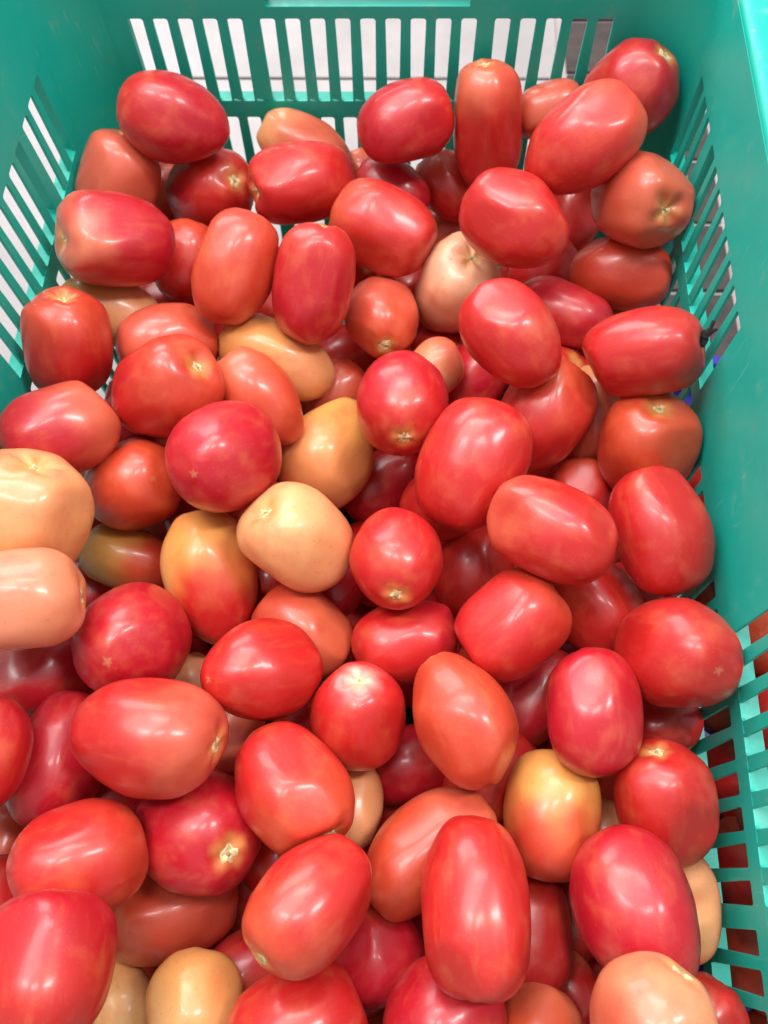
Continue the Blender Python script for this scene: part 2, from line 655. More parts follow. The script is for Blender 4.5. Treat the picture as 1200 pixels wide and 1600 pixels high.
def add_tomato(x, y, z, ax, ay, az, a, b, c1, c2, sh, label, group, rnd, scar=True, low=False):
    F = Form(a, b, sh, rnd)
    o = link('tomato', tomato_mesh(F, 18 if low else 30, 26 if low else 44), None, None, True)
    q = Vector((ax, ay, az)).to_track_quat('Z', 'Y')
    o.rotation_mode = 'QUATERNION'
    from mathutils import Quaternion
    o.rotation_quaternion = q @ Quaternion((0, 0, 1), rnd.uniform(0, 6.28))
    o.location = (x, y, z)
    for key, c in (('stem_tint', c1), ('tip_tint', c2)):
        col = TINT[c]
        g = rnd.uniform(.86, 1.14)
        w = rnd.uniform(.88, 1.14)
        o[key] = [col[0] * (1 + (g - 1) * .4), col[1] * g * w, col[2] * g]
    o['turn'] = rnd.uniform(.42, .55) if c1 in 'YVH' else rnd.uniform(.62, .8)
    o['disc'] = 1.0 if 'whitish disc round' in label else 0.0
    if c1 == 'P' and c2 == 'C':
        o['turn'] = .9
    if 'cream pink' in label or c1 == 'G':
        o['turn'] = .42
    thing(o, label, 'tomato', group)
    if scar:
        s = link('stem_scar', scar_mesh(F, rnd), None, o, True)
        link('scar_core', scar_mesh(F, rnd, True), None, s, True)
    return o


HEAP = [
    (-0.1148, 0.2326, 0.1967, -0.967, 0.077, 0.243, 0.0325, 0.0247, 'R', 'C', 'e', 'dark red tomato lying against the slotted end wall, nearest its left corner'),
    (-0.1561, 0.217, 0.1658, 0.312, 0.62, 0.72, 0.028, 0.0251, 'S', 'S', 'r', 'dull salmon red tomato upright in the far left corner of the crate'),
    (-0.1452, 0.253, 0.118, 0.495, 0.799, 0.341, 0.021, 0.0188, 'O', 'O', 'r', 'small brownish red tomato wedged behind the salmon one in the far left corner'),
    (-0.1047, 0.2293, 0.143, 0.68, -0.353, 0.643, 0.0336, 0.0266, 'R', 'C', 'o', 'dusky red round tomato with stem scar facing up, under the far left one'),
    (-0.1381, 0.1473, 0.1895, -0.792, -0.364, 0.49, 0.0314, 0.0263, 'P', 'C', 'l', 'large pinkish crimson tomato with pale puckered stem end against the left slots'),
    (-0.0431, 0.2528, 0.1559, -0.894, 0.334, 0.297, 0.0311, 0.0196, 'P', 'S', 'r', 'pale orange tomato by the end wall, half behind a wrinkled glossy red one'),
    (-0.0397, 0.2094, 0.17, -0.889, -0.404, 0.214, 0.0329, 0.0234, 'R', 'R', 'l', 'glossy wrinkled red tomato with cream stem scar at its left tip, near end wall'),
    (0.0223, 0.2367, 0.1905, 0.919, 0.369, 0.14, 0.0287, 0.0229, 'R', 'C', 'r', 'smooth red tomato leaning on the end wall beside an upright waisted one'),
    (0.0712, 0.2427, 0.1834, -0.105, 0.347, 0.932, 0.0368, 0.0216, 'S', 'R', 'w', 'tall red tomato standing upright with a waist and brown stem scar on top'),
    (0.1096, 0.2581, 0.1817, 0.967, 0.194, 0.168, 0.0206, 0.0166, 'S', 'S', 'r', 'dull brownish orange tomato half hidden beside the end wall slots'),
    (0.1525, 0.249, 0.2037, 0.554, 0.091, 0.828, 0.0277, 0.0256, 'C', 'R', 'o', 'dark red round tomato highest up in the far right corner'),
    (0.1198, 0.194, 0.2172, 0.798, 0.431, 0.421, 0.034, 0.0248, 'O', 'R', 'e', 'large orange red tomato lying aslant over the far right corner one'),
    (0.156, 0.1803, 0.1895, 0.297, -0.772, 0.562, 0.0314, 0.0249, 'S', 'S', 'l', 'salmon orange tomato with dimpled cream stem scar beside the right wall slots'),
    (0.1521, 0.1594, 0.1511, -0.928, 0.298, -0.225, 0.0288, 0.0214, 'O', 'O', 'r', 'dusky orange red tomato with a tiny dark nick beside the right wall'),
    (0.0848, 0.1532, 0.2012, -0.821, 0.544, 0.172, 0.031, 0.0239, 'R', 'R', 'e', 'bright red smooth tomato lying diagonally above the pale cream pink one'),
    (0.0108, 0.1734, 0.1716, -0.905, 0.381, 0.189, 0.0314, 0.0244, 'O', 'R', 'r', 'orange red tomato with broad soft sheen, left of the bright diagonal one'),
    (0.0136, 0.2282, 0.1443, -0.866, 0.434, 0.248, 0.0248, 0.0195, 'C', 'C', 'r', 'dusky red tomato tucked behind an orange red one near the end wall'),
    (-0.0028, 0.258, 0.1294, -0.936, 0.307, 0.171, 0.0195, 0.0151, 'S', 'S', 'r', 'pinkish tomato barely peeking out above the dusky red one by the end wall'),
    (0.05, 0.2421, 0.1347, -0.657, 0.646, 0.39, 0.0237, 0.0179, 'O', 'R', 'r', 'small orange red tomato in the shade under the upright waisted tomato'),
    (0.0528, 0.237, 0.0984, 0.97, 0.24, 0.038, 0.0246, 0.0178, 'S', 'S', 'r', 'salmon tomato in the gap just above the pale cream pink tomato'),
    (0.0555, 0.1565, 0.1423, 0.275, -0.035, 0.961, 0.0304, 0.0253, 'K', 'S', 'l', 'pale cream pink tomato with several small glints, ripening red underneath'),
    (-0.0701, 0.1331, 0.1851, 0.33, 0.856, 0.399, 0.0314, 0.0229, 'O', 'O', 'r', 'plump orange tomato tilted upright between two red ones in the left far half'),
    (-0.1116, 0.1698, 0.1446, 0.174, 0.876, 0.451, 0.025, 0.0195, 'O', 'R', 'r', 'orange red tomato squeezed between the pinkish crimson and the plump orange one'),
    (-0.0252, 0.1242, 0.1834, 0.198, 0.693, 0.693, 0.0324, 0.022, 'R', 'C', 'r', 'long crimson tomato standing upright with yellowish tip at top right'),
    (0.0109, 0.1314, 0.144, 0.132, -0.953, 0.272, 0.0275, 0.0218, 'O', 'S', 'o', 'orange tomato with a dark hollow above its cream stem scar'),
    (0.0813, 0.0801, 0.2, -0.674, 0.705, 0.22, 0.0298, 0.0222, 'R', 'R', 'e', 'red tomato pointing down right, over a deep crimson one'),
    (0.1175, 0.133, 0.1468, -0.911, 0.405, -0.075, 0.0295, 0.0193, 'C', 'C', 'r', 'deep crimson glossy tomato pinned under the red one pointing down right'),
    (0.1482, 0.0751, 0.1938, 0.898, -0.085, 0.431, 0.0299, 0.0224, 'R', 'R', 'l', 'blocky red tomato with notched stem end pressing against the right wall slots'),
    (0.1646, 0.1505, 0.1221, 0.911, 0.297, 0.285, 0.019, 0.0143, 'P', 'P', 'r', 'sliver of a peach tomato behind the blocky red one by the right wall'),
    (-0.1577, 0.0842, 0.1798, 0.12, 0.521, 0.845, 0.0287, 0.0241, 'O', 'R', 'l', 'red tomato with yellow stem scar on top and a white glare, by the left slots'),
    (-0.1515, 0.1281, 0.1492, -0.956, 0.073, 0.283, 0.0299, 0.0207, 'V', 'P', 'r', 'dull olive peach tomato lying in shade under the large pinkish crimson one'),
    (-0.1113, 0.1026, 0.1555, 0.892, 0.358, -0.278, 0.0288, 0.0218, 'O', 'S', 'r', 'orange red smooth tomato right behind the lumpy one with the star scar'),
    (-0.099, 0.0568, 0.1802, 0.746, 0.098, 0.659, 0.0305, 0.0254, 'O', 'R', 'l', 'lumpy orange red tomato with bright yellow star scar at upper right'),
    (-0.0503, 0.101, 0.1446, -0.906, 0.355, 0.232, 0.0355, 0.021, 'G', 'P', 'b', 'long narrow peach orange tomato lying crosswise left of centre'),
    (-0.0525, 0.0625, 0.1631, -0.652, 0.669, 0.358, 0.0297, 0.0196, 'S', 'O', 'e', 'salmon red slim tomato between the lumpy one and the peach pear-shaped one'),
    (0.0256, 0.0581, 0.1692, 0.074, -0.928, 0.364, 0.0311, 0.0247, 'R', 'C', 'o', 'glossy red tomato with cream stem scar pointing at the viewer, near the centre'),
    (0.0414, 0.0973, 0.1374, 0.682, 0.684, 0.26, 0.0217, 0.016, 'S', 'P', 'r', 'peach orange tomato peeking out behind the central one with cream scar'),
    (0.0481, 0.1357, 0.1032, -0.934, 0.357, 0.029, 0.0196, 0.0144, 'R', 'R', 'r', 'red tomato low down between the orange hollowed one and the one pointing down right'),
    (0.0696, 0.108, 0.1157, 0.473, 0.804, 0.359, 0.0257, 0.0197, 'C', 'C', 'r', 'deep crimson tomato in the dark gap right of the central scar tomato'),
    (-0.0621, 0.0149, 0.1853, 0.193, 0.641, -0.743, 0.034, 0.027, 'C', 'C', 'o', 'round crimson magenta tomato showing its blossom tip, left of centre'),
    (-0.1197, 0.0154, 0.1485, -0.607, 0.217, -0.764, 0.0317, 0.0251, 'O', 'O', 'o', 'round orange red tomato just left of the crimson magenta one'),
    (-0.1482, 0.0277, 0.1864, 0.783, 0.556, -0.279, 0.0293, 0.0232, 'S', 'C', 'r', 'dusty pink red tomato lying on the left wall below the slots'),
    (-0.1511, -0.0259, 0.1956, 0.327, 0.644, 0.691, 0.0317, 0.029, 'P', 'P', 'l', 'big pale peach tomato cut off by the left edge, ribbed at its top'),
    (-0.1372, -0.0713, 0.2139, 0.978, 0.15, -0.144, 0.0275, 0.0223, 'M', 'M', 'r', 'peach salmon tomato with stem scar at its right end, cut off at left'),
    (-0.1265, -0.0177, 0.1199, -0.941, 0.226, 0.251, 0.0253, 0.0189, 'V', 'O', 'r', 'olive yellow and red tomato in shade left of the tall yellow orange one'),
    (-0.0726, -0.0333, 0.1419, -0.244, 0.946, 0.212, 0.0353, 0.0246, 'H', 'R', 'e', 'tall yellow orange tomato reddening toward its lower end'),
    (-0.0238, -0.023, 0.17, -0.524, 0.205, 0.827, 0.0288, 0.024, 'Y', 'P', 'l', 'pale peach yellow tomato with rough stem end, rounded triangular outline'),
    (-0.0171, 0.0499, 0.1251, 0.43, 0.876, 0.22, 0.0346, 0.0276, 'H', 'G', 'p', 'yellow orange pear-shaped tomato with a knobbly neck behind the central one'),
    (-0.0183, 0.099, 0.111, 0.672, 0.72, 0.172, 0.0219, 0.0169, 'O', 'S', 'r', 'orange red tomato peeking above the yellow orange pear-shaped one'),
    (0.0622, 0.0183, 0.1763, 0.417, 0.863, 0.284, 0.0336, 0.0263, 'R', 'R', 'r', 'big red tomato with rosy sheen lying upright right of the centre'),
    (0.1018, 0.056, 0.1594, 0.507, 0.787, 0.351, 0.0324, 0.0243, 'O', 'R', 'e', 'orange red smooth tomato tucked behind the big rosy red one'),
    (0.1344, 0.0708, 0.1375, 0.154, 0.913, 0.379, 0.0285, 0.0175, 'P', 'S', 'r', 'peach tomato with small stem mark, behind the orange red one at right'),
    (0.1558, 0.0391, 0.1596, 0.022, 0.305, 0.952, 0.0297, 0.0248, 'O', 'O', 'l', 'lobed orange red tomato with dented top, beside the right wall panel'),
    (0.155, -0.0144, 0.1724, -0.205, 0.966, 0.159, 0.032, 0.0233, 'R', 'R', 'r', 'long red tomato with white glare lying along the right wall panel'),
    (0.0985, -0.023, 0.19, -0.869, 0.48, -0.12, 0.0311, 0.0226, 'S', 'R', 'r', 'salmon red tomato with big white sheen lying crosswise at right'),
    (0.1262, 0.0259, 0.1297, 0.001, 0.962, 0.271, 0.0188, 0.0175, 'O', 'R', 'r', 'orange red tomato peeking out above the one with big white sheen'),
    (0.1276, -0.0411, 0.1338, -0.593, 0.804, -0.043, 0.0306, 0.0234, 'O', 'R', 'r', 'shaded red tomato under the salmon red one with white sheen'),
    (0.0679, -0.0138, 0.1046, 0.329, 0.926, 0.182, 0.0275, 0.021, 'R', 'R', 'r', 'dark red tomato in the gap between the scarlet one and the one at right'),
    (0.0816, -0.0623, 0.1643, 0.763, 0.638, 0.103, 0.0276, 0.0231, 'O', 'R', 'r', 'orange red egg-like tomato with two soft glints, below the white sheen one'),
    (0.157, -0.0753, 0.1721, -0.23, 0.422, -0.877, 0.0322, 0.0255, 'O', 'R', 'o', 'large round orange red tomato touching the end of the right wall panel'),
    (0.0254, -0.0312, 0.17, 0.036, -0.883, 0.467, 0.0271, 0.0226, 'R', 'R', 'o', 'scarlet shiny tomato with cream scar low on its face, at the centre'),
    (0.0528, 0.0203, 0.1295, 0.848, 0.521, 0.095, 0.027, 0.0215, 'O', 'R', 'r', 'orange red tomato under the big rosy red one at the centre'),
    (0.0131, 0.0474, 0.0863, 0.836, 0.547, 0.041, 0.028, 0.0209, 'C', 'C', 'r', 'dark crimson tomato in the dark between the pear-shaped one and the rosy one'),
    (-0.0998, -0.0757, 0.1677, -0.014, 0.508, -0.861, 0.0334, 0.0265, 'C', 'C', 'o', 'large round crimson tomato with window-like reflections, at left'),
    (-0.0222, -0.0604, 0.1377, -0.797, 0.595, 0.107, 0.0266, 0.0215, 'O', 'S', 'r', 'brownish orange tomato half covered by a red one with puckered tip'),
    (-0.036, -0.0894, 0.1739, 0.65, 0.311, -0.694, 0.0282, 0.0235, 'R', 'R', 'e', 'red tomato whose puckered blossom tip points to the left'),
    (0.0309, -0.0658, 0.1414, 0.966, 0.233, -0.114, 0.0269, 0.0208, 'C', 'R', 'r', 'dark red tomato with a bright glint below the scarlet shiny one'),
    (0.0097, -0.1071, 0.1595, 0.047, 0.507, 0.86, 0.0267, 0.0223, 'R', 'R', 'o', 'red tomato with a whitish disc round its stem scar, facing up'),
    (0.0579, -0.1076, 0.1705, -0.464, 0.885, -0.033, 0.0315, 0.0221, 'O', 'O', 'q', 'orange red egg-shaped tomato narrowing at its upper left'),
    (0.1165, -0.1026, 0.171, -0.05, 0.999, 0.011, 0.0285, 0.0218, 'C', 'C', 'r', 'upright crimson oval tomato with vertical sheen, at right'),
    (0.0974, -0.0856, 0.118, 0.514, 0.854, 0.081, 0.0277, 0.0192, 'C', 'C', 'r', 'deep red tomato in shade between the egg-shaped and the upright crimson one'),
    (0.1627, -0.0992, 0.1201, -0.955, -0.295, 0.037, 0.0191, 0.0155, 'R', 'R', 'r', 'small red tomato with brown scar under the large round one at right'),
    (0.1504, -0.1408, 0.1559, -0.231, 0.8, 0.554, 0.0278, 0.0219, 'R', 'R', 'r', 'red tomato with stem scar on top beside the near right slots'),
    (-0.0783, -0.1233, 0.1906, 0.985, -0.114, 0.126, 0.0323, 0.0252, 'S', 'R', 'r', 'large salmon red tomato with stem scar at its right end, lower left'),
    (-0.1299, -0.1305, 0.1566, 0.164, 0.978, -0.131, 0.031, 0.0225, 'C', 'C', 'r', 'shiny crimson tomato with a long streak of glare, behind the large salmon one'),
    (-0.1531, -0.0887, 0.1487, 0.802, 0.375, -0.465, 0.0305, 0.0215, 'C', 'C', 'r', 'dark crimson tomato in shade under the peach salmon one at left'),
    (-0.1515, -0.1344, 0.1966, -0.058, 0.998, -0.037, 0.0259, 0.0231, 'C', 'R', 'r', 'crimson tomato mostly outside the left edge of the picture'),
    (-0.0614, -0.1599, 0.1523, 0.636, -0.302, 0.71, 0.0335, 0.0266, 'C', 'C', 'o', 'vivid crimson tomato with cream stem scar facing up, lower left'),
    (-0.0166, -0.1415, 0.1736, 0.66, -0.704, 0.262, 0.0299, 0.0232, 'O', 'R', 'r', 'orange red tomato with a cracked star scar at its lower right'),
    (0.0078, -0.1442, 0.1276, 0.029, 0.996, -0.089, 0.0196, 0.014, 'P', 'P', 'r', 'peach orange tomato peeking from behind the one with the cracked star scar'),
    (0.0448, -0.1642, 0.1468, 0.771, 0.625, -0.125, 0.0341, 0.0211, 'S', 'O', 'b', 'salmon bean-shaped tomato half covered by the long red one'),
    (0.063, -0.1855, 0.184, 0.021, -0.991, 0.135, 0.0344, 0.0225, 'R', 'R', 'r', 'longest red tomato with greenish yellow stem end at the bottom'),
    (0.1006, -0.1461, 0.1463, 0.137, 0.988, -0.07, 0.0282, 0.0216, 'H', 'O', 'r', 'orange yellow oval tomato between red ones at lower right'),
    (0.1296, -0.1842, 0.1724, -0.25, 0.937, -0.244, 0.0333, 0.0241, 'C', 'C', 'e', 'big dark red tomato with pinkish sheen and row of glints, lower right'),
    (0.1614, -0.1824, 0.1352, 0.058, 0.985, -0.164, 0.0234, 0.0145, 'P', 'P', 'r', 'peach tomato squeezed against the near right slots'),
    (0.1242, -0.2198, 0.2086, 0.461, 0.808, 0.366, 0.022, 0.0218, 'P', 'S', 'o', 'peach orange round tomato cut off at the bottom right'),
    (0.1634, -0.2271, 0.1388, 0.628, 0.775, -0.072, 0.0179, 0.0165, 'R', 'R', 'r', 'red tomato at the bottom right corner behind the peach one'),
    (-0.0032, -0.1861, 0.1961, -0.58, -0.729, 0.363, 0.0276, 0.0208, 'O', 'R', 'r', 'orange red tomato with dull grey stem end at its lower left'),
    (-0.1031, -0.1743, 0.1813, 0.808, 0.366, -0.462, 0.027, 0.0232, 'O', 'R', 'r', 'orange red tomato with a pale scratch on top, near lower left corner'),
    (-0.0778, -0.1931, 0.1185, 0.869, 0.293, -0.398, 0.0316, 0.023, 'S', 'O', 'r', 'brownish red shaded tomato under the vivid crimson one with cream scar'),
    (-0.097, -0.211, 0.2135, -0.098, 0.968, -0.232, 0.0266, 0.0236, 'C', 'R', 'r', 'big pink red tomato filling the lower left corner'),
    (-0.0961, -0.2323, 0.115, -0.383, 0.908, -0.168, 0.0225, 0.0141, 'Y', 'Y', 'p', 'pale yellowish knobbly tomato beside the pink red corner one'),
    (-0.0558, -0.2288, 0.1472, -0.013, 0.959, -0.284, 0.0206, 0.0204, 'G', 'Y', 'r', 'yellow orange tomato at the bottom edge, left of middle'),
    (-0.0081, -0.2337, 0.1648, 0.869, 0.383, -0.313, 0.0276, 0.0253, 'R', 'R', 'r', 'smooth red tomato cut off by the bottom edge, left of middle'),
    (0.0222, -0.2081, 0.1333, 0.722, 0.651, -0.232, 0.0217, 0.0205, 'C', 'C', 'o', 'deep crimson tomato with a soft white glint, bottom middle'),
    (0.0518, -0.2303, 0.1579, 0.478, 0.764, -0.433, 0.0252, 0.024, 'C', 'C', 'r', 'crimson tomato with blurry reflections cut off at the bottom middle'),
    (0.0922, -0.1982, 0.1224, 0.055, 0.978, -0.203, 0.0276, 0.0193, 'R', 'R', 'r', 'dark red tomato showing right of the longest red one'),
    (0.0917, -0.2341, 0.1485, 0.241, 0.935, -0.262, 0.0191, 0.0174, 'S', 'O', 'r', 'salmon red tomato cut off at the bottom edge, right of middle'),
    (0.1124, -0.2217, 0.1041, -0.552, 0.766, -0.33, 0.0174, 0.0143, 'S', 'R', 'r', 'dark red tomato deep in the gap left of the big dark red one'),
    (0.1307, -0.1508, 0.1154, 0.558, 0.83, 0.002, 0.0142, 0.0126, 'P', 'P', 'r', 'peach tomato barely showing between the orange yellow and big dark red ones'),
    (0.0343, -0.1224, 0.1111, 0.918, 0.378, -0.118, 0.0231, 0.0184, 'C', 'C', 'r', 'dark red tomato in the gap under the one with the whitish disc'),
    (-0.0575, -0.1101, 0.1154, 0.227, 0.972, -0.069, 0.0201, 0.0146, 'P', 'S', 'r', 'peach tomato in the gap right of the large salmon red one'),
    (-0.0832, -0.0841, 0.1102, 0.374, 0.924, -0.079, 0.0165, 0.0124, 'P', 'P', 'r', 'small peach spot of a tomato left of the puckered red one'),
    (-0.1616, -0.1699, 0.1242, -0.081, 0.989, -0.125, 0.0219, 0.0179, 'O', 'O', 'r', 'brownish orange tomato in shade at the left edge'),
    (-0.1316, 0.1681, 0.1095, 0.797, 0.602, -0.044, 0.0255, 0.0194, 'C', 'C', 'r', 'dark red tomato in shade left of the plump orange one'),
    (-0.0656, 0.1677, 0.1154, 0.161, 0.883, 0.44, 0.0261, 0.0191, 'R', 'R', 'r', 'dark red tomato between the plump orange and long crimson ones'),
    (-0.0186, 0.1341, 0.0934, 0.833, 0.548, 0.075, 0.0263, 0.021, 'R', 'R', 'r', 'red tomato in shade below the long crimson one'),
    (0.1337, 0.2376, 0.1154, 0.116, 0.817, 0.564, 0.0259, 0.0198, 'O', 'R', 'r', 'red tomato in shade under the large aslant orange red one'),
    (-0.0093, -0.0287, 0.1164, 0.449, 0.89, 0.08, 0.0205, 0.017, 'C', 'C', 'r', 'dark crimson tomato between the peach yellow and scarlet ones'),
    (-0.1435, 0.0728, 0.118, 0.423, 0.896, 0.138, 0.0195, 0.0159, 'C', 'C', 'r', 'red tomato low in the gap between dusty pink and lumpy ones'),
    (-0.04, -0.2192, 0.1123, 0.754, 0.56, -0.343, 0.0212, 0.0174, 'C', 'C', 'r', 'dark red tomato deep in the gap above the bottom edge'),
    (0.1141, 0.1941, 0.1128, 0.836, 0.452, 0.311, 0.0232, 0.0189, 'R', 'R', 'r', 'dark red tomato in the gap below the bright red diagonal one'),
    (0.1639, 0.081, 0.1267, 0.919, 0.298, 0.257, 0.0198, 0.0159, 'R', 'R', 'r', 'red tomato in the dark gap below the blocky red one'),
    (-0.1482, -0.1923, 0.1509, -0.103, 0.98, -0.168, 0.0194, 0.0169, 'R', 'R', 'r', 'shaded red tomato at the left edge just above the pink red corner one'),
    (-0.1564, -0.0311, 0.099, 0.352, 0.936, -0.033, 0.0214, 0.0176, 'C', 'C', 'r', 'dark red tomato in the gap right of the peach salmon one at left'),
    (-0.117, -0.1462, 0.118, 0.774, 0.49, -0.402, 0.021, 0.0177, 'C', 'C', 'r', 'dark crimson tomato in the gap below the large salmon red one'),
]
